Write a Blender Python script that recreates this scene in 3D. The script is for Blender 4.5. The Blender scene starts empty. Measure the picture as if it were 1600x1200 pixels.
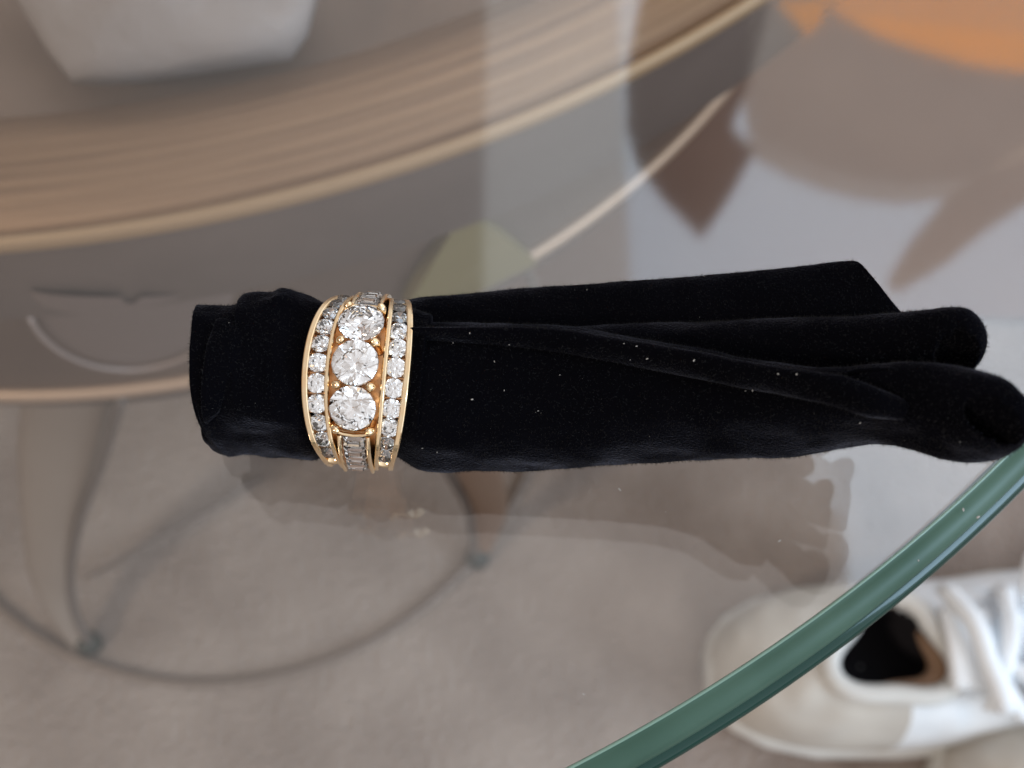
import bpy, bmesh, math, random
from math import sin, cos, tan, pi, radians as rad
from mathutils import Vector as V, Matrix, noise
import numpy as np
random.seed(7)
S = bpy.context.scene
COL = S.collection
# ------------------------------------------------------------ camera, light
ZG = .45                                  # top face of the glass
TH, FOV, D = rad(22), rad(50), .135
FPX = 800/tan(FOV/2)
CAM = V((0, -sin(TH)*D, ZG+cos(TH)*D))
FW, UP, RT = V((0, sin(TH), -cos(TH))), V((0, cos(TH), sin(TH))), V((1, 0, 0))
cd = bpy.data.cameras.new('camera'); cam = bpy.data.objects.new('camera', cd); COL.objects.link(cam)
cam.location = CAM; cam.rotation_euler = (TH, 0, 0)
cd.angle = FOV; cd.clip_start = .002; cd.clip_end = 50
cd.dof.use_dof = True; cd.dof.focus_distance = .118; cd.dof.aperture_fstop = 25
S.camera = cam
S.view_settings.view_transform = 'Standard'; S.view_settings.look = 'None'
S.view_settings.exposure = -.1; S.view_settings.gamma = 1
W = bpy.data.worlds.new('World'); S.world = W; W.use_nodes = True
nt = W.node_tree; bg = nt.nodes['Background']
tc = nt.nodes.new('ShaderNodeTexCoord'); sp = nt.nodes.new('ShaderNodeSeparateXYZ')
nt.links.new(tc.outputs['Generated'], sp.inputs[0])
ad = nt.nodes.new('ShaderNodeMath'); ad.operation = 'MULTIPLY_ADD'; ad.inputs[1].default_value = .5; ad.inputs[2].default_value = .5
nt.links.new(sp.outputs['X'], ad.inputs[0])
rp = nt.nodes.new('ShaderNodeValToRGB'); nt.links.new(ad.outputs[0], rp.inputs[0])
rp.color_ramp.elements[0].position = .15; rp.color_ramp.elements[0].color = (.30, .24, .20, 1)
rp.color_ramp.elements[1].position = .85; rp.color_ramp.elements[1].color = (.98, 1.0, 1.04, 1)
nt.links.new(rp.outputs[0], bg.inputs[0]); bg.inputs[1].default_value = 1.35
S.cycles.max_bounces = 16; S.cycles.transparent_max_bounces = 16; S.cycles.transmission_bounces = 16

def area(name, loc, target, sx, sy, power, col):
    l = bpy.data.lights.new(name, 'AREA'); l.shape = 'RECTANGLE'; l.size = sx; l.size_y = sy
    l.energy = power; l.color = col
    o = bpy.data.objects.new(name, l); COL.objects.link(o); o.location = loc
    o.rotation_euler = (V(target)-V(loc)).to_track_quat('-Z', 'Y').to_euler()
    return o
def glow_panel(x0, x1, y0, y1, radiance, col):   # overhead light panel added to give the glass its cool reflection
    c = ((x0+x1)/2, (y0+y1)/2, 1.85)
    area('overhead_glow', c, (c[0], c[1], 0), x1-x0, y1-y0, radiance*pi*(x1-x0)*(y1-y0), col)
glow_panel(.185, .905, .372, 1.505, 2.1, (.60, .79, 1))
glow_panel(.472, .905, .130, .372, 2.1, (.60, .79, 1))
glow_panel(-.045, .185, .49, 1.505, 1.0, (.80, .88, .92))
area('sparkle_light', (-1.2, -.7, 1.5), (0, 0, .45), .2, .2, 10, (1, .86, .70))  # unseen light added off-frame for sparkle in the gold and stones
area('side_window_light', (1.5, -.6, .9), (.2, -.1, 0), .6, .7, 14, (.55, .78, 1))

# ------------------------------------------------------------ helpers
def at(x, y, z):
    v = FW*FPX + RT*(x-800) + UP*(600-y)
    return CAM + v*((z-CAM.z)/v.z)
def above(x, y, h):                       # a point h above the glass whose mirror image is met there
    p = at(x, y, ZG-h); return V((p.x, p.y, ZG+h))
def obj(name, bm, m, parent=None, smooth=False, kind=None, label=None):
    me = bpy.data.meshes.new(name)
    bmesh.ops.recalc_face_normals(bm, faces=bm.faces)
    bm.to_mesh(me); bm.free()
    if m is not None: me.materials.append(m)
    if smooth: me.polygons.foreach_set('use_smooth', [True]*len(me.polygons))
    o = bpy.data.objects.new(name, me); COL.objects.link(o); o.parent = parent
    if kind: o['kind'] = kind
    if label: o['label'] = label
    return o
def tag(o, label, cat, group=None):
    o['label'] = label; o['category'] = cat
    if group: o['group'] = group
    return o
def thing(name, label, cat, loc=(0, 0, 0), rot=(0, 0, 0), group=None):
    o = bpy.data.objects.new(name, None); COL.objects.link(o); o.location = loc; o.rotation_euler = rot
    o.empty_display_size = .01
    return tag(o, label, cat, group)
def grid(bm, rows, closed=True, capa=True, capb=True):
    R = [[bm.verts.new(p) for p in r] for r in rows]
    n = len(R[0])
    for a, b in zip(R, R[1:]):
        for i in range(n if closed else n-1):
            j = (i+1) % n
            bm.faces.new((a[i], a[j], b[j], b[i]))
    if closed and capa: bm.faces.new(R[0])
    if closed and capb: bm.faces.new(R[-1][::-1])
    return R
def interp(keys, n):                      # smooth resample of tuples
    K = np.array(keys, float); m = len(K)
    t = np.linspace(0, m-1, n); out = []
    for u in t:
        i = min(int(u), m-2); f = u-i
        p0, p1, p2, p3 = K[max(i-1, 0)], K[i], K[i+1], K[min(i+2, m-1)]
        out.append(.5*((2*p1)+(-p0+p2)*f+(2*p0-5*p1+4*p2-p3)*f*f+(-p0+3*p1-3*p2+p3)*f**3))
    return out
def tube_rows(pts, r, seg=8):
    rows = []; pts = [V(p) for p in pts]; up = V((0, 0, 1))
    for i, p in enumerate(pts):
        d = (pts[min(i+1, len(pts)-1)]-pts[max(i-1, 0)]).normalized()
        s = d.cross(up)
        s = s.normalized() if s.length > 1e-5 else V((1, 0, 0))
        u = s.cross(d); rr = r[i] if hasattr(r, '__len__') else r
        rows.append([p+(s*cos(2*pi*k/seg)+u*sin(2*pi*k/seg))*rr for k in range(seg)])
    return rows
def lathe(bm, prof, c, seg=128, a0=0, a1=2*pi):
    full = abs(a1-a0-2*pi) < 1e-6
    rows = [[V((c[0]+r*cos(a0+(a1-a0)*k/seg), c[1]+r*sin(a0+(a1-a0)*k/seg), z)) for k in range(seg if full else seg+1)] for r, z in prof]
    R = [[bm.verts.new(p) for p in r] for r in rows]
    for a, b in zip(R, R[1:]):
        for i in range(seg):
            j = (i+1) % len(a)
            bm.faces.new((a[i], a[j], b[j], b[i]))
def torus(bm, c, r, z, rr, rz=None, seg=160, n=10):
    rz = rz or rr
    lathe(bm, [(r+rr*cos(2*pi*k/n), z+rz*sin(2*pi*k/n)) for k in range(n+1)], c, seg)
    bmesh.ops.remove_doubles(bm, verts=bm.verts, dist=1e-7)
def prism(bm, pts, z0, z1):
    a = [bm.verts.new((p[0], p[1], z0)) for p in pts]; b = [bm.verts.new((p[0], p[1], z1)) for p in pts]
    n = len(a); bm.faces.new(a[::-1]); bm.faces.new(b)
    for i in range(n): bm.faces.new((a[i], a[(i+1) % n], b[(i+1) % n], b[i]))

# ------------------------------------------------------------ materials
def mat(name, col=(.5, .5, .5), rough=.5, metal=0, **kw):
    m = bpy.data.materials.new(name); m.use_nodes = True
    b = m.node_tree.nodes['Principled BSDF']
    b.inputs['Base Color'].default_value = (*col, 1); b.inputs['Roughness'].default_value = rough
    b.inputs['Metallic'].default_value = metal
    for k, v in kw.items(): b.inputs[k.replace('_', ' ')].default_value = v
    return m
def N(m, t, **kw):
    n = m.node_tree.nodes.new(t)
    for k, v in kw.items(): setattr(n, k, v)
    return n
def vary(m, c1, c2, scale, detail=4, bump=0, bscale=None, dist=.001, coords='Object', stretch=None, lo=.3, hi=.7):
    nt = m.node_tree; L = nt.links; b = nt.nodes['Principled BSDF']
    tc = N(m, 'ShaderNodeTexCoord'); src = tc.outputs[coords]
    if stretch:
        mp = N(m, 'ShaderNodeMapping'); mp.inputs['Scale'].default_value = stretch; L.new(src, mp.inputs[0]); src = mp.outputs[0]
    no = N(m, 'ShaderNodeTexNoise'); no.inputs['Scale'].default_value = scale; no.inputs['Detail'].default_value = detail
    L.new(src, no.inputs[0])
    r = N(m, 'ShaderNodeValToRGB'); L.new(no.outputs[0], r.inputs[0])
    r.color_ramp.elements[0].position = lo; r.color_ramp.elements[1].position = hi
    r.color_ramp.elements[0].color = (*c1, 1); r.color_ramp.elements[1].color = (*c2, 1)
    L.new(r.outputs[0], b.inputs['Base Color'])
    if bump:
        n2 = N(m, 'ShaderNodeTexNoise'); n2.inputs['Scale'].default_value = bscale; n2.inputs['Detail'].default_value = 3
        L.new(src, n2.inputs[0]); bp = N(m, 'ShaderNodeBump'); bp.inputs['Strength'].default_value = bump; bp.inputs['Distance'].default_value = dist
        L.new(n2.outputs[0], bp.inputs['Height']); L.new(bp.outputs[0], b.inputs['Normal'])
    return m
M = {}
M['carpet'] = vary(mat('carpet', rough=1), (.225, .178, .152), (.325, .268, .235), 14, 8, .9, 260, .004, lo=.36, hi=.64)
M['bronze'] = mat('brushed_bronze', rough=.42, metal=.55)
def brushed(m, c1, c2, centre):           # grain runs round the hoop
    nt = m.node_tree; L = nt.links; b = nt.nodes['Principled BSDF']
    tc = N(m, 'ShaderNodeTexCoord'); sub = N(m, 'ShaderNodeVectorMath', operation='SUBTRACT'); sub.inputs[1].default_value = (*centre, 0)
    L.new(tc.outputs['Object'], sub.inputs[0])
    sx = N(m, 'ShaderNodeSeparateXYZ'); L.new(sub.outputs[0], sx.inputs[0])
    at2 = N(m, 'ShaderNodeMath', operation='ARCTAN2'); L.new(sx.outputs[1], at2.inputs[0]); L.new(sx.outputs[0], at2.inputs[1])
    le = N(m, 'ShaderNodeMath', operation='POWER')
    xx = N(m, 'ShaderNodeVectorMath', operation='LENGTH'); cx = N(m, 'ShaderNodeCombineXYZ')
    L.new(sx.outputs[0], cx.inputs[0]); L.new(sx.outputs[1], cx.inputs[1]); L.new(cx.outputs[0], xx.inputs[0])
    c2n = N(m, 'ShaderNodeCombineXYZ')
    k1 = N(m, 'ShaderNodeMath', operation='MULTIPLY'); k1.inputs[1].default_value = 620; L.new(xx.outputs['Value'], k1.inputs[0])
    k2 = N(m, 'ShaderNodeMath', operation='MULTIPLY'); k2.inputs[1].default_value = 2.2; L.new(at2.outputs[0], k2.inputs[0])
    L.new(k1.outputs[0], c2n.inputs[0]); L.new(k2.outputs[0], c2n.inputs[1])
    no = N(m, 'ShaderNodeTexNoise'); no.inputs['Scale'].default_value = 1; no.inputs['Detail'].default_value = 6; no.inputs['Roughness'].default_value = .7
    L.new(c2n.outputs[0], no.inputs[0])
    r = N(m, 'ShaderNodeValToRGB'); L.new(no.outputs[0], r.inputs[0])
    r.color_ramp.elements[0].position = .32; r.color_ramp.elements[1].position = .70
    r.color_ramp.elements[0].color = (*c1, 1); r.color_ramp.elements[1].color = (*c2, 1)
    L.new(r.outputs[0], b.inputs['Base Color'])
    bp = N(m, 'ShaderNodeBump'); bp.inputs['Strength'].default_value = .35; bp.inputs['Distance'].default_value = .0006
    L.new(no.outputs[0], bp.inputs['Height']); L.new(bp.outputs[0], b.inputs['Normal'])
    return m
DC, DC2 = (-.147, .410), (-.173, .410)
brushed(M['bronze'], (.15, .085, .05), (.34, .215, .13), DC)
M['gold_lip'] = mat('worn_brass_lip', (.33, .22, .13), .5, .5)
M['hoop_edge'] = mat('dull_brass_edge', (.40, .28, .20), .45, .5)
M['dark_trim'] = vary(mat('dark_trim', rough=.6), (.085, .06, .05), (.11, .08, .068), 30)
M['drum'] = vary(mat('grey_satin_metal', rough=.5, metal=.3), (.085, .054, .041), (.115, .078, .060), 9)
M['deck'] = vary(mat('brown_deck', rough=.6), (.11, .072, .052), (.17, .115, .085), 25)
M['boss'] = mat('pinkish_satin_boss', (.14, .105, .095), .45, .2)
M['boss_rim'] = mat('boss_rim', (.27, .215, .195), .5, .2)
M['olive'] = vary(mat('olive_panel', rough=.7), (.15, .12, .045), (.18, .145, .06), 20)
M['leg'] = vary(mat('leg_metal', rough=.45, metal=.25), (.20, .158, .13), (.25, .205, .172), 12)
M['leg_dark'] = mat('leg_dark_edge', (.09, .07, .06), .5)
M['leg_copper'] = mat('leg_copper', (.21, .135, .095), .45, .3)
M['floor_hoop'] = mat('floor_hoop_metal', (.17, .132, .11), .5, .2)
M['foot'] = mat('dark_foot', (.022, .028, .024), .6)
M['paper'] = vary(mat('pale_tissue', rough=.9), (.22, .185, .172), (.30, .262, .25), 18, 4, .5, 60, .004)
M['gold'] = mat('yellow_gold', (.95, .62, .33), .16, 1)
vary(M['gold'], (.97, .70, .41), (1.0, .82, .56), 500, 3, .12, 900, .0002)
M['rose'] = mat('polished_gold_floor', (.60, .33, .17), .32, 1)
# diamond
m = bpy.data.materials.new('diamond'); m.use_nodes = True; nt = m.node_tree; nt.nodes.clear()
g = nt.nodes.new('ShaderNodeBsdfGlass'); g.inputs['IOR'].default_value = 2.4; g.inputs['Roughness'].default_value = 0
g.inputs['Color'].default_value = (1, 1, 1, 1)
o_ = nt.nodes.new('ShaderNodeOutputMaterial'); nt.links.new(g.outputs[0], o_.inputs[0]); M['diamond'] = m
# sheet glass: clear to what lies under it, mirror of what is above
def sheet(name, tint, refl):
    m = bpy.data.materials.new(name); m.use_nodes = True; nt = m.node_tree; nt.nodes.clear(); L = nt.links
    tr = nt.nodes.new('ShaderNodeBsdfTransparent'); tr.inputs[0].default_value = (*tint, 1)
    gl = nt.nodes.new('ShaderNodeBsdfGlossy'); gl.inputs['Roughness'].default_value = .045; gl.inputs[0].default_value = (1, 1, 1, 1)
    ge = nt.nodes.new('ShaderNodeNewGeometry'); dt = nt.nodes.new('ShaderNodeVectorMath'); dt.operation = 'DOT_PRODUCT'
    L.new(ge.outputs['Incoming'], dt.inputs[0]); L.new(ge.outputs['True Normal'], dt.inputs[1])
    ab = nt.nodes.new('ShaderNodeMath'); ab.operation = 'ABSOLUTE'; L.new(dt.outputs['Value'], ab.inputs[0])
    om = nt.nodes.new('ShaderNodeMath'); om.operation = 'SUBTRACT'; om.inputs[0].default_value = 1; L.new(ab.outputs[0], om.inputs[1])
    pw = nt.nodes.new('ShaderNodeMath'); pw.operation = 'POWER'; pw.inputs[1].default_value = 5; L.new(om.outputs[0], pw.inputs[0])
    ma = nt.nodes.new('ShaderNodeMath'); ma.operation = 'MULTIPLY_ADD'; ma.inputs[1].default_value = 1-refl; ma.inputs[2].default_value = refl; L.new(pw.outputs[0], ma.inputs[0])
    mx = nt.nodes.new('ShaderNodeMixShader'); L.new(ma.outputs[0], mx.inputs[0]); L.new(tr.outputs[0], mx.inputs[1]); L.new(gl.outputs[0], mx.inputs[2])
    o = nt.nodes.new('ShaderNodeOutputMaterial'); L.new(mx.outputs[0], o.inputs[0])
    return m
M['glass'] = sheet('table_glass', (.985, .99, .985), .055)
M['glass_edge'] = vary(mat('green_glass_edge', (.06, .15, .10), .38), (.036, .080, .058), (.058, .112, .084), 60, 3, .05, 200, .001); M['glass_edge'].node_tree.nodes['Principled BSDF'].inputs['Specular IOR Level'].default_value = .2
M['glass_arris'] = mat('deep_green_arris', (.004, .034, .026), .1, Specular_IOR_Level=.28)
M['glass_line'] = mat('pale_green_arris', (.16, .26, .21), .15)
# velvet
def velvet(name, sheen):
    m = mat(name, (.002, .002, .003), 1); b = m.node_tree.nodes['Principled BSDF']
    b.inputs['Specular IOR Level'].default_value = 0
    b.inputs['Sheen Roughness'].default_value = .35; b.inputs['Sheen Tint'].default_value = (.75, .78, 1, 1)
    L = m.node_tree.links; tc = N(m, 'ShaderNodeTexCoord')
    n1 = N(m, 'ShaderNodeTexNoise'); n1.inputs['Scale'].default_value = 170; n1.inputs['Detail'].default_value = 5; L.new(tc.outputs['Object'], n1.inputs[0])
    mr = N(m, 'ShaderNodeMapRange'); mr.inputs[1].default_value = .42; mr.inputs[2].default_value = .72; mr.inputs[3].default_value = sheen*.3; mr.inputs[4].default_value = sheen*1.6
    L.new(n1.outputs[0], mr.inputs[0]); L.new(mr.outputs[0], b.inputs['Sheen Weight'])
    n2 = N(m, 'ShaderNodeTexNoise'); n2.inputs['Scale'].default_value = 3500; L.new(tc.outputs['Object'], n2.inputs[0])
    bp = N(m, 'ShaderNodeBump'); bp.inputs['Strength'].default_value = .6; bp.inputs['Distance'].default_value = .0003
    L.new(n2.outputs[0], bp.inputs['Height']); L.new(bp.outputs[0], b.inputs['Normal'])
    return m
M['velvet'] = velvet('black_velvet', .10)
M['pile'] = mat('velvet_pile', (.003, .003, .004), .9)
M['lint'] = mat('white_lint', (.34, .33, .32), .8)
# fan / shoes
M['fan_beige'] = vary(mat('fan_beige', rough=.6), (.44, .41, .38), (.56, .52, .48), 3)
b = M['fan_beige'].node_tree.nodes['Principled BSDF']; b.inputs['Emission Color'].default_value = (1, .93, .85, 1); b.inputs['Emission Strength'].default_value = .75  # emission of the lit shade, also an added glow on the unlit blade
M['fan_brown'] = vary(mat('fan_brown_wood', rough=.5), (.02, .012, .008), (.045, .026, .018), 5, stretch=(1, 5, 1))
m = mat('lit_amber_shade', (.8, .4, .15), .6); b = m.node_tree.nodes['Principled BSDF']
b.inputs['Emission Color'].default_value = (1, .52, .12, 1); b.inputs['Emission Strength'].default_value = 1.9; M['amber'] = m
M['shoe_white'] = vary(mat('white_leather', rough=.6), (.72, .76, .80), (.86, .88, .90), 30, 3, .3, 60, .003)
M['shoe_grey'] = vary(mat('pale_grey_fabric', rough=.9), (.46, .43, .39), (.56, .53, .48), 30)
M['shoe_sole'] = mat('off_white_rubber', (.62, .62, .60), .7)
M['shoe_dark'] = mat('dark_shoe_inside', (.012, .010, .014), .9)
M['shoe_tan'] = mat('tan_lining', (.24, .145, .09), .8)
M['lace'] = mat('white_lace', (.82, .86, .90), .8)

# ------------------------------------------------------------ floor
bm = bmesh.new(); bmesh.ops.create_grid(bm, x_segments=4, y_segments=4, size=1.6)
obj('carpet_floor', bm, M['carpet'], kind='structure')

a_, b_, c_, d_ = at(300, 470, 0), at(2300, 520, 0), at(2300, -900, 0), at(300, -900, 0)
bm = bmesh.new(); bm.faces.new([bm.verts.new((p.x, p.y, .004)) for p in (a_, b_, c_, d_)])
obj('added_shade_sheet', bm, vary(mat('shade_brown', rough=.6), (.12, .062, .042), (.16, .09, .062), 8, 4), kind='structure')  # added dark sheet: shade over the far carpet put into its colour

# ------------------------------------------------------------ coffee table
table = thing('coffee_table', 'round glass coffee table with brushed bronze drum base and green polished edge', 'coffee table', (0, 0, 0))
GT = .005                                 # thickness of the sheet
edge = [(895, 1197), (1100, 1076), (1300, 945), (1420, 850), (1560, 722)]
P = np.array([at(x, y, ZG)[:2] for x, y in edge])
A = np.c_[2*P, np.ones(len(P))]; s = np.linalg.lstsq(A, (P**2).sum(1), rcond=None)[0]
GR = math.sqrt(s[2]+s[0]**2+s[1]**2); GC = (s[0], s[1])
print('glass circle', GC, GR)
bm = bmesh.new(); lathe(bm, [(1e-4, ZG), (GR, ZG)], GC, 512); lathe(bm, [(1e-4, ZG-GT), (GR, ZG-GT)], GC, 512)
glass = obj('glass_top', bm, M['glass'], table)
ew = .0034
prof = [(GR, ZG)]+[(GR+.0002+ew*sin(a)*.93, ZG-.0004-(GT*.62)*(1-cos(a))) for a in [pi/2*k/8 for k in range(9)]]
bm = bmesh.new(); lathe(bm, [(GR, ZG-GT), (GR, ZG)]+prof[1:]+[(GR+ew*.9, ZG-GT*.72)], GC, 512)
obj('polished_edge', bm, M['glass_edge'], table, True)
bm = bmesh.new(); lathe(bm, [(GR+ew*.9, ZG-GT*.68), (GR+ew*1.15, ZG-GT*.74), (GR+ew*1.34, ZG-GT*.95), (GR+ew*1.36, ZG-GT*1.15), (GR+ew*1.2, ZG-GT*1.3), (GR, ZG-GT*1.3)], GC, 512)
obj('lower_arris', bm, M['glass_arris'], table, True)
bm = bmesh.new(); torus(bm, GC, GR+.0001, ZG-.0001, .00022, seg=512, n=6)
obj('upper_arris', bm, M['glass_line'], table, True)

Z1, Z2, R1, R2 = .36, .216, .3405, .3185
bm = bmesh.new(); lathe(bm, [(.306, Z1-.012), (.307, Z1-.001), (R1-.022, Z1+.002), (R1-.004, Z1), (R1-.001, Z1-.004)], DC, 256)
obj('bronze_hoop', bm, M['bronze'], table, True)
bm = bmesh.new(); torus(bm, DC, R1, Z1-.002, .0018, .0028, 256); obj('hoop_lip', bm, M['gold_lip'], table, True)
bm = bmesh.new(); lathe(bm, [(R1-.001, Z1-.006), (R1-.003, Z1-.045), (R1-.004, Z1-.046)], DC, 256); obj('dark_trim', bm, M['dark_trim'], table, True)
bm = bmesh.new(); grid(bm, [[V((DC[0]+(DC2[0]-DC[0])*f+r_*cos(2*pi*k/256), DC[1]+r_*sin(2*pi*k/256), z_)) for k in range(256)] for f, r_, z_ in ((.3, R1-.004, Z1-.044), (.65, (R1+R2)/2-.003, (Z1+Z2)/2-.02), (1, R2, Z2+.002))], True, False, False); obj('drum_wall', bm, M['drum'], table, True)
bm = bmesh.new(); torus(bm, DC2, R2+.001, Z2, .0028, .0035, 256); obj('lower_lip', bm, M['hoop_edge'], table, True)
bm = bmesh.new(); lathe(bm, [(R2-.0015, Z2-.002), (R2-.004, Z2-.024), (R2-.03, Z2-.025)], DC2, 256); obj('lower_flange', bm, M['dark_trim'], table, True)
bm = bmesh.new(); lathe(bm, [(.001, Z1-.015), (.308, Z1-.012)], DC, 256); obj('inner_deck', bm, M['deck'], table, True)
# round boss on the drum wall
def wall(px, py, out=0.):                 # a point of the drum wall met by this sight line
    d = (at(px, py, 0)-CAM).normalized(); t = .12; best = None
    for i in range(4000):
        p = CAM+d*t; k = (Z1-.006-p.z)/(Z1-Z2); r = math.hypot(p.x-DC[0]-(DC2[0]-DC[0])*k, p.y-DC[1])
        rw = R1-.003+(R2-R1)*k
        if p.z < Z1-.002 and r < rw: return p+V((p.x-DC[0], p.y-DC[1], 0)).normalized()*out
        t += .0004
    return CAM+d*t
bm = bmesh.new(); rows = []; rim = []
for i in range(12):
    f = 1-i/12; row = []
    for k in range(33):
        t = pi*k/32; row.append(wall(203+160*f*cos(t), 425+125*f*sin(t), .0042+.003*math.sqrt(1-f*f)))
    rows.append(row)
R = [[bm.verts.new(p) for p in q] for q in rows]
for a, b in zip(R, R[1:]):
    for i in range(32): bm.faces.new((a[i], a[i+1], b[i+1], b[i]))
boss = obj('round_boss', bm, M['boss'], table, True)
bm = bmesh.new(); grid(bm, tube_rows([p+V((0, -.002, 0)) for p in rows[0][3:-3]], .0009, 6)); obj('boss_rim', bm, M['boss_rim'], boss, True)
# olive panel laid on the wall
bm = bmesh.new(); tri = [(708, 300), (665, 378), (625, 455), (640, 478), (825, 390), (775, 345)]
a_ = [bm.verts.new(wall(x, y, .007)) for x, y in tri]; b_ = [bm.verts.new(wall(x, y, -.002)) for x, y in tri]
bm.faces.new(a_)
for i in range(6): bm.faces.new((a_[i], a_[(i+1) % 6], b_[(i+1) % 6], b_[i]))
obj('olive_panel', bm, M['olive'], table)
# legs: curved ribbons from the drum down to the carpet
def pxloft(keys, n, seg, thick, e=1.):    # keys: (x_left, y, x_right, y, z)
    rows = []
    for k in interp(keys, n):
        a, b = at(k[0], k[1], k[4]), at(k[2], k[3], k[4]); c = (a+b)/2; w = (b-a)/2
        rows.append([c+w*cos(t)+V((0, .9, .44))*thick*sin(t) for t in [2*pi*j/seg for j in range(seg)]])
    return rows
def leg(keys, m, foot, fm, dark=None):
    bm = bmesh.new(); grid(bm, pxloft(keys, 30, 14, .004)); l = obj('leg', bm, m, table, True)
    if dark:
        bm = bmesh.new(); grid(bm, tube_rows([at(x, y, z+.002) for x, y, z in [tuple(q) for q in interp(dark, 24)]], .0022, 8)); obj('leg_rim', bm, M['leg_dark'], l, True)
    fx, fy = foot; p = at(fx, fy, .008); bm = bmesh.new()
    lathe(bm, [(.0001, .012), (.004, .0115), (.0055, .009), (.0065, .004), (.006, 0)], (p.x, p.y), 24); obj('foot', bm, fm, l, True)
leg([(35, 600, 185, 600, .20), (28, 700, 165, 700, .14), (32, 800, 128, 800, .09), (45, 900, 112, 890, .05), (80, 970, 120, 950, .025), (112, 1012, 145, 1000, .008)],
    M['leg'], (135, 1003), M['foot'], [(190, 620, .20), (160, 720, .14), (126, 810, .09), (110, 890, .05), (115, 950, .025), (138, 1002, .01)])
leg([(690, 690, 765, 690, .17), (718, 750, 785, 740, .11), (735, 790, 793, 790, .06), (737, 830, 785, 825, .025), (738, 868, 765, 862, .008)],
    M['leg_copper'], (746, 868), M['foot'], [(675, 690, .17), (705, 745, .11), (730, 790, .06), (738, 830, .025), (740, 866, .01)])
bm = bmesh.new(); torus(bm, (-.156, .193),   .176, .003, .0024, seg=128); obj('floor_hoop', bm, M['floor_hoop'], table, True)
bm = bmesh.new(); grid(bm, tube_rows([at(x, y, .006) for x, y in [(130, 905), (230, 850), (330, 795), (410, 745)]], .0012, 6)); obj('cross_brace', bm, M['floor_hoop'], table, True)

# pale tissue lying inside the hoop
out = [(-10, -60), (30, 5), (62, 60), (100, 106), (165, 108), (225, 101), (330, 86), (448, 68), (475, 30), (500, -60)]
bm = bmesh.new(); pp = [at(x, y, Z1+.004) for x, y in out]; c = sum(pp, V())/len(pp)
rows = []
for i in range(14):
    f = 1-i/14
    rows.append([c+(p-c)*f+V((0, 0, .010*(1-f)**.5+.006*noise.noise((c+(p-c)*f)*60))) for p in pp])
rows.insert(0, [p+V((0, 0, -.006)) for p in pp]); grid(bm, rows)
tag(obj('tissue', bm, M['paper'], None, True), 'pale crumpled tissue lying inside the brown hoop at the upper left', 'tissue')

# ------------------------------------------------------------ ceiling fan met in the glass
H = 1.15
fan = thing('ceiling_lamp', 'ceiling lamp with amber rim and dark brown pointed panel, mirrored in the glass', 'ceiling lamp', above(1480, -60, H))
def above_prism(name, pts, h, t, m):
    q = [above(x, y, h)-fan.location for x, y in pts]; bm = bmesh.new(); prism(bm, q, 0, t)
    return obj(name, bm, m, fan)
hub = [(1165, -120), (1172, 120), (1190, 212), (1240, 240), (1300, 264), (1365, 280), (1430, 286), (1500, 280), (1600, 248), (1800, 100), (1800, -120)]
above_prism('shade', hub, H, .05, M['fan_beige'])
am = [(1225, -130), (1310, 0), (1380, 38), (1450, 62), (1520, 82), (1600, 94), (1720, 90), (1800, 60), (1800, -130)]
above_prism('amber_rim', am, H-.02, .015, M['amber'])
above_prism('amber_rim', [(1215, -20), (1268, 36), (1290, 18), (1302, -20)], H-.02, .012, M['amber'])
above_prism('pointed_panel', [(1030, -150), (1003, -20), (983, 80), (984, 170), (1000, 225), (1040, 280), (1105, 346), (1150, 280), (1187, 212), (1150, 175), (1180, 100), (1210, -20), (1220, -150)], H-.03, .012, M['fan_brown'])
above_prism('glowing_blade', [(1640, 190), (1500, 280), (1440, 352), (1404, 412), (1408, 430), (1430, 428), (1500, 385), (1560, 335), (1660, 270)], H-.03, .012, M['fan_beige'])  # a blade, no lamp: its emission is added to brighten its reflection

# ------------------------------------------------------------ velvet roll
velvet_t = thing('velvet_cloth', 'black velvet cloth rolled up and folded, threaded through the gold ring on the glass', 'velvet cloth', (0, 0, 0))
mm = .001
shells = []; RCX = at(577, 600, ZG+.0099).x
def roll(name, keys, n, seg, e=.8, flat=.0, cut=None, thick=0, nz=.35, capa=True, capb=True, up=1.0):
    """keys: (x_top, y_top, x_bottom, y_bottom, centre height mm, half height mm)"""
    rows = []
    for s_, k in enumerate(interp(keys, n)):
        z = ZG+k[4]*mm
        a, b = at(k[0], k[1], z), at(k[2], k[3], z); c = (a+b)/2; w = (a-b)/2
        row = []
        for j in range(seg):
            t = 2*pi*j/seg
            cc = math.copysign(abs(cos(t))**e, cos(t)); ss = math.copysign(abs(sin(t))**e, sin(t))
            p = c+w*cc+V((0, 0, 1))*k[5]*mm*ss
            q = noise.noise(V((p.x*55, p.y*170, p.z*170)))*nz+noise.noise(V((p.x*90+7, p.y*420, p.z*420)))*nz*.35+noise.noise(p*520)*nz*.28
            u = (p.x-RCX)/mm
            q += (math.exp(-((u+9.5)/3.2)**2)+math.exp(-((u-9)/4)**2))*.5*noise.noise(V((u*.12, t*3.2, 4.)))*(1 if k[5] > 4 else .3)
            p += (p-c).normalized()*q*mm
            p.z = max(p.z, ZG+.0002)
            row.append(p)
        rows.append(row)
    bm = bmesh.new(); R = grid(bm, rows, True, capa, capb)
    if cut:                                # a scooped mouth near the nose
        for v in list(bm.verts):
            x, y = px_of(v.co); d = cut(x, y)
            if d < 1: v.co.z -= 7*mm*(1-d)**.6
    o = obj(name, bm, M['velvet'], velvet_t, True)
    if thick:
        md = o.modifiers.new('thick', 'SOLIDIFY'); md.thickness = thick*mm; md.offset = -1
    shells.append(o); return o
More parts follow.
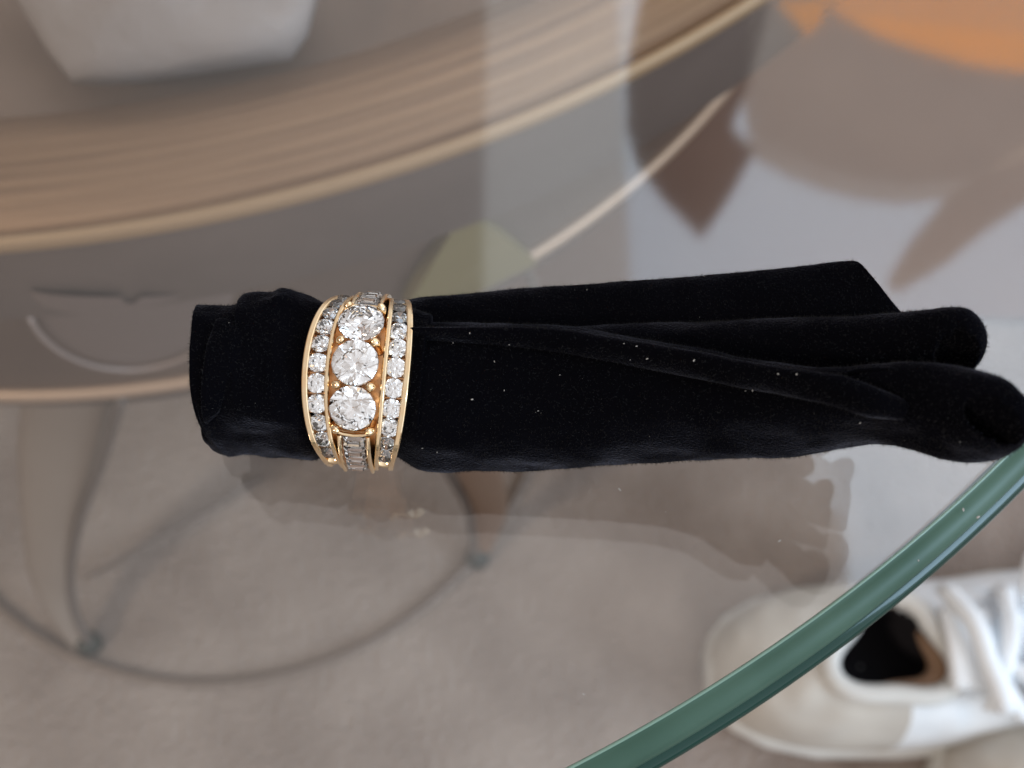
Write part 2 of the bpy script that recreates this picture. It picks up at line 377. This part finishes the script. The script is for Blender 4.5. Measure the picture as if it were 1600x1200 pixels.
def px_of(p):
    v = p-CAM; d = v.dot(FW); return 800+FPX*v.dot(RT)/d, 600-FPX*v.dot(UP)/d
# left end and the part gripped by the ring
roll('rolled_end', [
    (331, 503, 328, 691, 9.2, 8.4), (333, 502, 330, 694, 9.3, 9), (339, 502, 334, 695, 9.3, 9), (356, 501, 340, 698, 9.3, 9), (374, 502, 365, 696, 9.3, 9), (396, 499, 389, 698, 9.4, 9.2), (398, 489, 392, 699, 9.4, 9.3), (410, 484, 404, 699, 9.4, 9.3),
    (443, 485, 430, 700, 9.5, 9.4), (459, 474.5, 455, 705, 9.5, 9.4), (480, 478, 482, 707, 9.6, 8.6), (520, 498, 510, 694, 9.8, 7.3), (560, 500, 550, 692, 9.9, 7.1),
    (600, 500, 590, 694, 9.9, 7.1), (640, 502, 625, 700, 9.8, 7.6), (680, 515, 660, 700, 10.2, 8.4)], 130, 72, .62, nz=.75)
# loose wrap edges at the rolled end
roll('wrap_edge', [(338, 512, 334, 655, 12, 4), (341, 509, 338, 660, 14, 4), (345, 506, 322, 660, 15.6, 3.4), (345, 498, 345, 640, 16.5, 2.6), (375, 500, 372, 600, 17, 2), (400, 510, 398, 560, 17, 1.2)], 40, 32, .9, nz=.7)
roll('wrap_edge', [(330, 655, 332, 672, 6, 3), (332, 662, 322, 696, 5, 3.6), (335, 680, 338, 705, 4.5, 3.6), (350, 690, 360, 706, 4.5, 3)], 24, 24, 1, nz=.7)
roll('top_pucker', [(384, 488, 388, 506, 14, 2), (396, 479, 400, 504, 14.5, 2.4), (410, 477, 416, 504, 14.6, 2.4), (425, 480, 430, 500, 14.6, 2.6), (452, 468, 455, 500, 14.2, 2.6), (482, 476, 482, 506, 13, 2)], 40, 24, 1, nz=.8)
# front roll with its open looped end
def mouthA(x, y): return ((x-1552)/46)**2+((y-655-(x-1552)*.45)/30)**2
roll('front_fold', [
    (600, 528, 600, 694, 9.5, 6.8), (640, 520, 650, 724, 9.2, 8.6), (680, 519, 690, 727, 9.2, 8.8), (760, 520, 760, 723, 9.4, 8.8), (860, 523, 860, 723, 10.35, 8.6), (960, 540, 960, 717, 12.06, 8.4),
    (1060, 560, 1060, 708, 14.01, 8.4), (1160, 580, 1160, 700, 16.65, 8.2), (1260, 594, 1260, 693, 20.17, 8), (1340, 592, 1345, 680, 23.1, 7.8), (1400, 588, 1390, 675, 25.44, 7.4),
    (1460, 590, 1440, 685, 27.49, 7), (1510, 597, 1480, 700, 28.95, 6.6), (1545, 608, 1520, 708, 30.12, 6), (1575, 628, 1555, 711, 31, 5), (1592, 652, 1582, 707, 31.44, 3.6), (1599, 675, 1596, 692, 31.58, 1.4)],
    150, 72, .85, cut=mouthA, nz=.45)
# middle roll
def mouthB(x, y): return ((x-1496)/34)**2+((y-551)/33)**2
roll('middle_fold', [
    (820, 522, 820, 640, 9, 6), (900, 521, 900, 640, 9.5, 6), (1000, 519, 1000, 640, 11.33, 6.2), (1100, 516, 1100, 640, 13.77, 6.4), (1200, 514, 1200, 640, 15.92, 6.4), (1300, 511, 1300, 625, 18.7, 6.4),
    (1380, 509, 1380, 612, 21.04, 6.4), (1425, 506, 1425, 604, 22.51, 6.4), (1462, 502, 1455, 601, 23.68, 6.2), (1490, 503, 1480, 600, 24.56, 5.6), (1512, 513, 1502, 594, 25.15, 4.6), (1525, 530, 1520, 583, 25.44, 3.2), (1530, 548, 1528, 566, 25.58, 1.2)],
    110, 60, .85, cut=mouthB, nz=.35)
# back flap: a flat folded corner
roll('back_flap', [
    (600, 506, 600, 620, 9.5, 4), (640, 481, 640, 620, 9.5, 4.4), (690, 471, 690, 600, 9.6, 4), (800, 458, 800, 580, 10, 3.4), (900, 450, 900, 575, 10.84, 2.8), (1000, 441, 1000, 575, 11.57, 2.5), (1100, 432, 1100, 575, 12.55, 2.3),
    (1200, 424, 1200, 575, 13.77, 2.1), (1290, 415, 1290, 570, 15.19, 1.9), (1328, 411, 1345, 565, 16.06, 1.7), (1340, 414, 1400, 560, 16.65, 1.6), (1348, 424, 1430, 545, 16.94, 1.4), (1352, 432, 1434, 530, 16.94, 0.9)], 110, 60, .7, nz=.3)
bm = bmesh.new(); prism(bm, [at(x, y, ZG+.021) for x, y in [(1335, 565), (1495, 545), (1508, 600), (1500, 668), (1400, 640)]], ZG+.0195, ZG+.0215)
obj('reflection_slab', bm, M['velvet'], velvet_t)  # hidden slab added to straighten the outline of the cloth's reflection
# raised ridge running over the front roll, and the turned lip between the loops
roll('ridge_fold', [
    (640, 517, 640, 530, 17.53, 1.6), (740, 517, 740, 534, 18.12, 1.8), (850, 517, 850, 545, 18.99, 2), (944, 531, 944, 560, 20.46, 2.1), (1020, 542, 1020, 575, 21.92, 2.1), (1100, 557, 1100, 589, 23.97, 2.1),
    (1210, 576, 1210, 610, 26.9, 2.1), (1307, 592, 1300, 628, 29.54, 2), (1370, 610, 1360, 648, 30.42, 1.6), (1420, 630, 1410, 655, 30.42, 0.6)], 120, 28, 1, nz=.3)
roll('lip_fold', [
    (1290, 590, 1292, 602, 27.49, 0.8), (1340, 578, 1342, 592, 28.95, 1.1), (1400, 577, 1400, 590, 30.42, 1.1), (1455, 581, 1452, 593, 31.29, 1), (1492, 590, 1488, 600, 31.58, 0.7)], 50, 20, 1, nz=.15)

# short pile standing off the velvet: softens every outline
dg = bpy.context.evaluated_depsgraph_get()
vs, fs = [], []
for o in shells:
    me = o.data; pol = me.polygons
    ar = np.array([p.area for p in pol]); cum = np.cumsum(ar); cum /= cum[-1]
    for _ in range(int(ar.sum()*1e6*9)):
        p = pol[int(np.searchsorted(cum, random.random()))]
        vv = [me.vertices[i].co for i in p.vertices[:4]]
        a, b = random.random(), random.random()
        q = vv[0].lerp(vv[1], a).lerp(vv[-1].lerp(vv[-2], a), b) if len(vv) == 4 else vv[0]
        if q.z < ZG+.0006: continue
        d = (p.normal+V((random.gauss(0, .5), random.gauss(0, .5), random.gauss(0, .5)))).normalized()
        s = d.orthogonal().normalized()*random.uniform(.012, .03)*mm
        k = len(vs); vs += [q-s, q+s, q+d*random.uniform(.15, .42)*mm]; fs.append((k, k+1, k+2))
me = bpy.data.meshes.new('pile'); me.from_pydata(vs, [], fs); me.materials.append(M['pile'])
pile = bpy.data.objects.new('pile', me); COL.objects.link(pile); pile.parent = velvet_t; pile['kind'] = 'stuff'
print('pile', len(fs))

# lint caught on the velvet
bpy.context.view_layer.update(); dg = bpy.context.evaluated_depsgraph_get()
def hit(px, py):
    d = (at(px, py, 0)-CAM).normalized()
    ok, loc, nor, idx, ob, mx = S.ray_cast(dg, CAM, d)
    return (loc, nor, ob) if ok else (None, None, None)
def speck(bm, p, r, n=None):
    r0 = bmesh.ops.create_icosphere(bm, subdivisions=1, radius=r)
    a = random.uniform(0, pi); st = random.uniform(1.2, 2.6)
    for v in r0['verts']:
        x, y, z = v.co*random.uniform(.7, 1.3); x *= st
        v.co = p+V((x*cos(a)-y*sin(a), x*sin(a)+y*cos(a), z*.5))
bm = bmesh.new()
spots = [(738, 624, .16), (734, 520, .09), (773, 565, .1), (708, 536, .08), (796, 538, .09), (875, 586, .07), (995, 541, .09), (1012, 560, .13), (975, 537, .08), (985, 562, .08), (1085, 563, .15),
         (1216, 584, .12), (1245, 585, .13), (1176, 609, .11), (917, 453, .07), (660, 700, .08), (683, 706, .09), (1165, 611, .07), (1500, 690, .06), (841, 642, .08), (788, 610, .07), (1100, 432, .06), (1344, 660, .1)]
for _ in range(45): spots.append((random.uniform(330, 1500), random.uniform(440, 700), abs(random.gauss(0, .014))+.014))
for x, y, r in spots:
    p, n, ob = hit(x, y)
    if ob is not None and ob.parent == velvet_t: speck(bm, p+n*.00005, r*mm*.62)
lint = obj('lint', bm, M['lint'], velvet_t, kind='stuff')
bm = bmesh.new()
for x, y, r in [(968, 765, .12), (1505, 797, .12), (1528, 808, .16), (1435, 876, .09), (1350, 700, .04), (820, 960, .04), (560, 900, .035), (1250, 780, .05), (90, 760, .04), (480, 1100, .05), (1010, 1020, .04), (740, 1060, .035), (1218, 845, .1), (912, 1085, .1), (1130, 960, .05), (700, 880, .04), (400, 830, .04), (300, 760, .05), (1040, 800, .05), (150, 500, .05), (620, 1000, .05)]:
    speck(bm, at(x, y, ZG)+V((0, 0, .00006)), r*mm)
tag(obj('dust', bm, M['lint'], None, kind='stuff'), 'tiny pale dust specks scattered over the clear glass', 'dust')

# ------------------------------------------------------------ the ring
RC = at(577, 600, ZG+.0099)
ring = thing('diamond_ring', 'wide gold ring with three large diamonds and channel rows, around the black velvet roll', 'ring', RC, (rad(10), 0, rad(-4))); ring.scale = (.87, .87, .87)
def wf(ph): 
    a = abs(ph)/rad(70)
    return 1-.29*a*a if a < 1 else max(.40, .71-.35*(a-1))
def rp_(x, ph, r): return V((x*mm, sin(ph)*r*mm, cos(ph)*r*mm))
def sweep(xc, hw, r0, r1, a0, a1, n, m, name, taper=True, closed=False, bev=.18, parent=None, label=None):
    """a rail of rectangular, bevelled section that follows the ring"""
    bm = bmesh.new(); rows = []
    for i in range(n if closed else n+1):
        ph = a0+(a1-a0)*i/n; f = wf(ph) if taper else 1; X = xc*f
        s = [(-hw, r0), (hw, r0), (hw, r1-bev), (hw-bev*.4, r1-bev*.35), (hw-bev, r1), (-hw+bev, r1), (-hw+bev*.4, r1-bev*.35), (-hw, r1-bev)]
        rows.append([rp_(X+x, ph, r) for x, r in s])
    if closed: rows.append(rows[0])
    grid(bm, rows, True, not closed, not closed)
    if closed: bmesh.ops.remove_doubles(bm, verts=bm.verts, dist=1e-7)
    return obj(name, bm, m, parent or ring, False, label=label)
# shank: thin floor all the way round
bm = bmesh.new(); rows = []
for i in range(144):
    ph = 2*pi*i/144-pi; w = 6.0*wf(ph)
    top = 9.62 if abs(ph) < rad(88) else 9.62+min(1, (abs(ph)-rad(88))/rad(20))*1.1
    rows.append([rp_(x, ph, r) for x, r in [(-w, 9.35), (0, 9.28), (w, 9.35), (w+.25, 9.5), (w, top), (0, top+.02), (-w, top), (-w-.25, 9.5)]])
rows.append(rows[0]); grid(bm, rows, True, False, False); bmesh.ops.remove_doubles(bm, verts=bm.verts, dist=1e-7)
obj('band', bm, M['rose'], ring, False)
E = rad(86)
for sgn in (-1, 1):
    sweep(sgn*6.15, .40, 9.3, 11.25, -E, E, 90, M['gold'], 'outer_rail')
    sweep(sgn*3.42, .32, 9.5, 11.35, -E, E, 90, M['gold'], 'inner_rail')
for sgn in (-1, 1):
    for s2 in (-1, 1):
        sweep(sgn*1.75, .26, 9.5, 11.85, s2*rad(45), s2*rad(84), 30, M['gold'], 'baguette_rail', False)
for sgn in (-1, 1):
    for s2 in (-1, 1):                     # closed ends of the stone channels
        bm = bmesh.new(); rows = []
        for i in range(7):
            x = sgn*(3.4+2.75*i/6); bow = rad(2.2)*sin(pi*i/6)
            c0 = s2*(rad(74.5)+bow); c1 = s2*(rad(79)+bow*1.6)
            rows.append([rp_(x*wf(c0), c0, 9.5), rp_(x*wf(c0), c0, 11.0), rp_(x*wf(c0), (c0+c1)/2, 11.25), rp_(x*wf(c1), c1, 11.0), rp_(x*wf(c1), c1, 9.5)])
        grid(bm, rows); obj('channel_end', bm, M['gold'], ring, True)
# brilliant cut
def brilliant(Rg, star=.56, ca=34.5, pa=40.9, gt=.035):
    bm = bmesh.new(); tc_, tp = tan(rad(ca)), tan(rad(pa)); rt_ = star*Rg; rm = (rt_+(Rg-rt_)*.42)/cos(rad(22.5))*1.0
    g = gt*Rg; A = lambda k: 2*pi*k/16
    tb_ = [bm.verts.new((rt_*cos(A(2*k)), rt_*sin(A(2*k)), g+(Rg-rt_)*tc_)) for k in range(8)]
    md = [bm.verts.new((rm*cos(A(2*k+1)), rm*sin(A(2*k+1)), g+(Rg-rm*cos(rad(22.5)))*tc_)) for k in range(8)]
    gt_ = [bm.verts.new((Rg*cos(A(k)), Rg*sin(A(k)), g)) for k in range(16)]
    gb = [bm.verts.new((Rg*cos(A(k)), Rg*sin(A(k)), -g)) for k in range(16)]
    rl = .24*Rg/cos(rad(22.5))
    lo = [bm.verts.new((rl*cos(A(2*k+1)), rl*sin(A(2*k+1)), -g-(Rg-rl*cos(rad(22.5)))*tp)) for k in range(8)]
    cu = bm.verts.new((0, 0, -g-Rg*tp))
    bm.faces.new(tb_)
    for k in range(8):
        n = (k+1) % 8; g0, g1, g2 = 2*k, 2*k+1, (2*k+2) % 16
        bm.faces.new((tb_[k], md[k], tb_[n])); bm.faces.new((tb_[k], md[k-1], gt_[g0])); bm.faces.new((tb_[k], gt_[g0], md[k]))
        bm.faces.new((md[k], gt_[g0], gt_[g1])); bm.faces.new((md[k], gt_[g1], gt_[g2]))
        bm.faces.new((lo[k], gb[g1], gb[g0])); bm.faces.new((lo[k], gb[g2], gb[g1]))
        bm.faces.new((cu, gb[g0], lo[k-1])); bm.faces.new((cu, lo[k], gb[g0]))
    for k in range(16): bm.faces.new((gt_[k], gb[k], gb[(k+1) % 16], gt_[(k+1) % 16]))
    bmesh.ops.recalc_face_normals(bm, faces=bm.faces)
    me = bpy.data.meshes.new('stone'); bm.to_mesh(me); bm.free(); me.materials.append(M['diamond']); return me
def seat(me, name, x, ph, r, spin=0, jig=0, parent=None):
    o = bpy.data.objects.new(name, me); COL.objects.link(o); o.parent = parent or ring
    o.location = rp_(x, ph, r)
    j = lambda: random.gauss(0, jig)
    o.rotation_euler = (Matrix.Rotation(-ph+j(), 3, 'X') @ Matrix.Rotation(j(), 3, 'Y') @ Matrix.Rotation(spin, 3, 'Z')).to_euler()
    return o
big = brilliant(2.84*mm); small = brilliant(1.235*mm)
for k, ph in enumerate((rad(26.3), 0, rad(-26.0))):
    seat(big, 'centre_diamond', 0, ph, 12.12, rad(11+17*k), .035)
for sgn in (-1, 1):
    for k in range(-5, 6):
        ph = rad(13.2*k)
        seat(small, 'side_diamond', sgn*4.72*wf(ph), ph, 10.85, random.uniform(0, pi), .085)
# step cut baguettes
def baguette(w, l, h):
    bm = bmesh.new(); lv = [(.50, .46, 1.0, 0), (.62, .60, .62, .12), (.92, .92, .30, .25), (1, 1, 0, 0), (1, 1, -.10, 0), (.80, .62, -.6, 0), (.55, .02, -1.25, 0)]
    rows = []
    for fx, fy, z, _ in lv:
        X, Y = w/2*fx, l/2*fy; rows.append([V((X, Y, z*h)), V((-X, Y, z*h)), V((-X, -Y, z*h)), V((X, -Y, z*h))])
    grid(bm, rows); bmesh.ops.recalc_face_normals(bm, faces=bm.faces)
    me = bpy.data.meshes.new('baguette'); bm.to_mesh(me); bm.free(); me.materials.append(M['diamond']); return me
bg_ = baguette(2.75*mm, 1.60*mm, .62*mm)
for s2 in (-1, 1):
    for k in range(4): seat(bg_, 'baguette_diamond', 0, s2*rad(50+8.7*k), 11.4, 0, .03)
    # cross bar at the end of the three big stones
    bm = bmesh.new(); rows = []
    for x in (-2.5, -2.2, -1.2, 0, 1.2, 2.2, 2.5):
        c = s2*rad(44.6-(abs(x)/2.5)**2*3.0)
        rows.append([rp_(x, c+da, r) for da, r in [(-rad(1.3), 9.5), (rad(1.3), 9.5), (rad(1.3), 11.6), (rad(.5), 11.85), (-rad(.5), 11.85), (-rad(1.3), 11.6)]])
    grid(bm, rows); obj('cross_bar', bm, M['gold'], ring, True)
# cups under the big stones, prongs between them
bm0 = bmesh.new(); lathe(bm0, [(2.52*mm, -.28*mm), (2.60*mm, -.42*mm), (2.2*mm, -1.35*mm), (2.05*mm, -1.35*mm), (2.42*mm, -.42*mm), (2.52*mm, -.28*mm)], (0, 0), 32)
cup = bpy.data.meshes.new('cup'); bm0.to_mesh(cup); bm0.free(); cup.materials.append(M['gold'])
for ph in (rad(26.3), 0, rad(-26.0)): seat(cup, 'setting_cup', 0, ph, 12.08)
bm0 = bmesh.new(); lathe(bm0, [(.05*mm, .62*mm), (.30*mm, .54*mm), (.50*mm, .25*mm), (.58*mm, -.1*mm), (.50*mm, -.7*mm), (.45*mm, -2.4*mm)], (0, 0), 16)
for v in bm0.verts: v.co.x += -.18*max(0, v.co.z)
pr = bpy.data.meshes.new('prong'); bm0.to_mesh(pr); bm0.free(); pr.materials.append(M['gold']); pr.polygons.foreach_set('use_smooth', [True]*len(pr.polygons))
for ph in (40.0, 13.2, -13.1, -39.6):
    for sgn in (-1, 1): seat(pr, 'prong', sgn*2.08, rad(ph), 12.12, 0 if sgn > 0 else pi, .06)
# small beads between the channel stones
bd = bmesh.new(); bmesh.ops.create_icosphere(bd, subdivisions=2, radius=.2*mm); bme = bpy.data.meshes.new('bead'); bd.to_mesh(bme); bd.free(); bme.materials.append(M['gold'])
# shared floor bars between small stones
bd = bmesh.new(); bmesh.ops.create_cube(bd, size=1)
for v in bd.verts: v.co = V((v.co.x*1.9*mm, v.co.y*.16*mm, v.co.z*.5*mm))
bar = bpy.data.meshes.new('channel_bar'); bd.to_mesh(bar); bd.free(); bar.materials.append(M['rose'])
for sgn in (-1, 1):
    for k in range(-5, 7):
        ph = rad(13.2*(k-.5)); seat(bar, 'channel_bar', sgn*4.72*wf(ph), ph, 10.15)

# ------------------------------------------------------------ white sneakers on the carpet
def mouth_r(a): return 1+.16*cos(3*(a-rad(85)))          # rounded three-cornered opening
def sneaker(label, loc, rz):
    t = thing('sneaker', label, 'shoe', loc, (0, 0, rz), 'white sneakers on the carpet'); t.scale = (1, .9, 1)
    L_ = .27
    # keys: x, half width, height of the upper, y shift
    K = [(.0, .006, .034, 0), (.003, .017, .046, 0), (.011, .027, .060, 0), (.026, .036, .070, 0), (.05, .042, .075, 0), (.09, .043, .076, 0), (.12, .043, .072, .002), (.15, .046, .062, .004), (.19, .048, .050, .004), (.23, .043, .042, .003), (.256, .030, .034, 0), (.268, .012, .028, 0)]
    bm = bmesh.new(); rows = []
    for x, w, h, y in K:
        rows.append([V((x, y+(w+.004)*cos(a), .013+.013*(1 if sin(a) > 0 else -1)*abs(sin(a))**.3)) for a in [2*pi*k/20 for k in range(20)]])
    grid(bm, rows); obj('sole', bm, M['shoe_sole'], t, True)
    bm = bmesh.new(); rows = []
    for x, w, h, y in interp(K, 110):
        row = []
        for k in range(73):
            a = pi*k/72; q = V((x, y+w*math.copysign(abs(cos(a))**.75, cos(a)), .022+(h-.022)*sin(a)**.7))
            q.z += .0025*noise.noise(q*70)+(.006*noise.noise(q*38) if x > .1 else 0); row.append(q)
        rows.append(row)
    R = [[bm.verts.new(p) for p in r] for r in rows]
    for a, b in zip(R, R[1:]):
        for i in range(72):
            c = (a[i].co+b[i+1].co)/2
            if math.hypot((c.x-.073)/.024, c.y/.022) < mouth_r(math.atan2(c.y/.022, (c.x-.073)/.024)) and c.z > .04: continue
            bm.faces.new((a[i], a[i+1], b[i+1], b[i]))
    for f in bm.faces: f.material_index = 0 if f.calc_center_median().x > .078 else 1
    o = obj('upper', bm, M['shoe_white'], t, True); o.data.materials.append(M['shoe_grey'])
    md = o.modifiers.new('thick', 'SOLIDIFY'); md.thickness = .003
    bm = bmesh.new(); rr = [V((.073+.026*cos(a)*mouth_r(a), .024*sin(a)*mouth_r(a), .077+.002*cos(a))) for a in [2*pi*k/32 for k in range(33)]]
    grid(bm, tube_rows(rr, .0048, 8), True, False, False); obj('collar', bm, M['shoe_sole'], t, True)
    bm = bmesh.new(); lathe(bm, [(.027, .074), (.0275, .05), (.024, .03), (.001, .028)], (0, 0), 24)
    for v in bm.verts:
        f_ = mouth_r(math.atan2(v.co.y, v.co.x)); v.co = V((.073+v.co.x*.96*f_, v.co.y*.9*f_, v.co.z))
    o = obj('lining', bm, M['shoe_dark'], t, True)
    bm = bmesh.new(); grid(bm, tube_rows([V((.073+.021*cos(a)*mouth_r(a), .019*sin(a)*mouth_r(a), .071)) for a in [rad(-110+150*k/16) for k in range(17)]], [.001+.0048*sin(pi*k/16) for k in range(17)], 8))
    obj('tan_lining', bm, M['shoe_tan'], t, True)
    bm = bmesh.new(); rows = []
    for i in range(10):
        x = .094+.075*i/9; z = .088-.030*(i/9)
        rows.append([V((x, y, z+.004*cos(y*60)+(.003 if j else 0))) for j in (0,) for y in [(-.020+.04*k/8) for k in range(9)]])
    R = [[bm.verts.new(p) for p in r] for r in rows]
    for a, b in zip(R, R[1:]):
        for i in range(8): bm.faces.new((a[i], a[i+1], b[i+1], b[i]))
    o = obj('tongue', bm, M['shoe_white'], t, True); md = o.modifiers.new('thick', 'SOLIDIFY'); md.thickness = .005
    for i in range(6):
        x = .106+.013*i; z = .092-.0058*i; s = 1 if i % 2 else -1
        pts = [V((x+s*.008*u, .030*u, z+.004-.010*u*u+.002*sin(u*5+i))) for u in [-1+2*k/10 for k in range(11)]]
        bm = bmesh.new(); grid(bm, tube_rows(pts, .0046, 7)); obj('lace', bm, M['lace'], t, True)
    rs = random.Random(5)
    for i in range(7):                     # loose bunched laces
        c = V((rs.uniform(.115, .165), rs.uniform(-.02, .03), .094)); a0 = rs.uniform(0, 6); ra, rb2 = rs.uniform(.012, .03), rs.uniform(.005, .012)
        pts = [c+V((ra*cos(u)*cos(a0)-rb2*sin(u)*sin(a0), ra*cos(u)*sin(a0)+rb2*sin(u)*cos(a0), .006*sin(2*u+i)-.0004*i-(c.x-.1)*.35)) for u in [rad(20+300*k/18) for k in range(19)]]
        bm = bmesh.new(); grid(bm, tube_rows(pts, .0038, 7)); obj('lace', bm, M['lace'], t, True)
    return t
p1 = at(1112, 1045, .03)
sneaker('off-white sneaker under the curved glass edge with its dark opening facing up', (p1.x, p1.y, 0), rad(1))
p2 = at(1476, 1228, .03)
sneaker('second white sneaker, cut off by the bottom right corner of the photo', (p2.x, p2.y, 0), rad(-6))
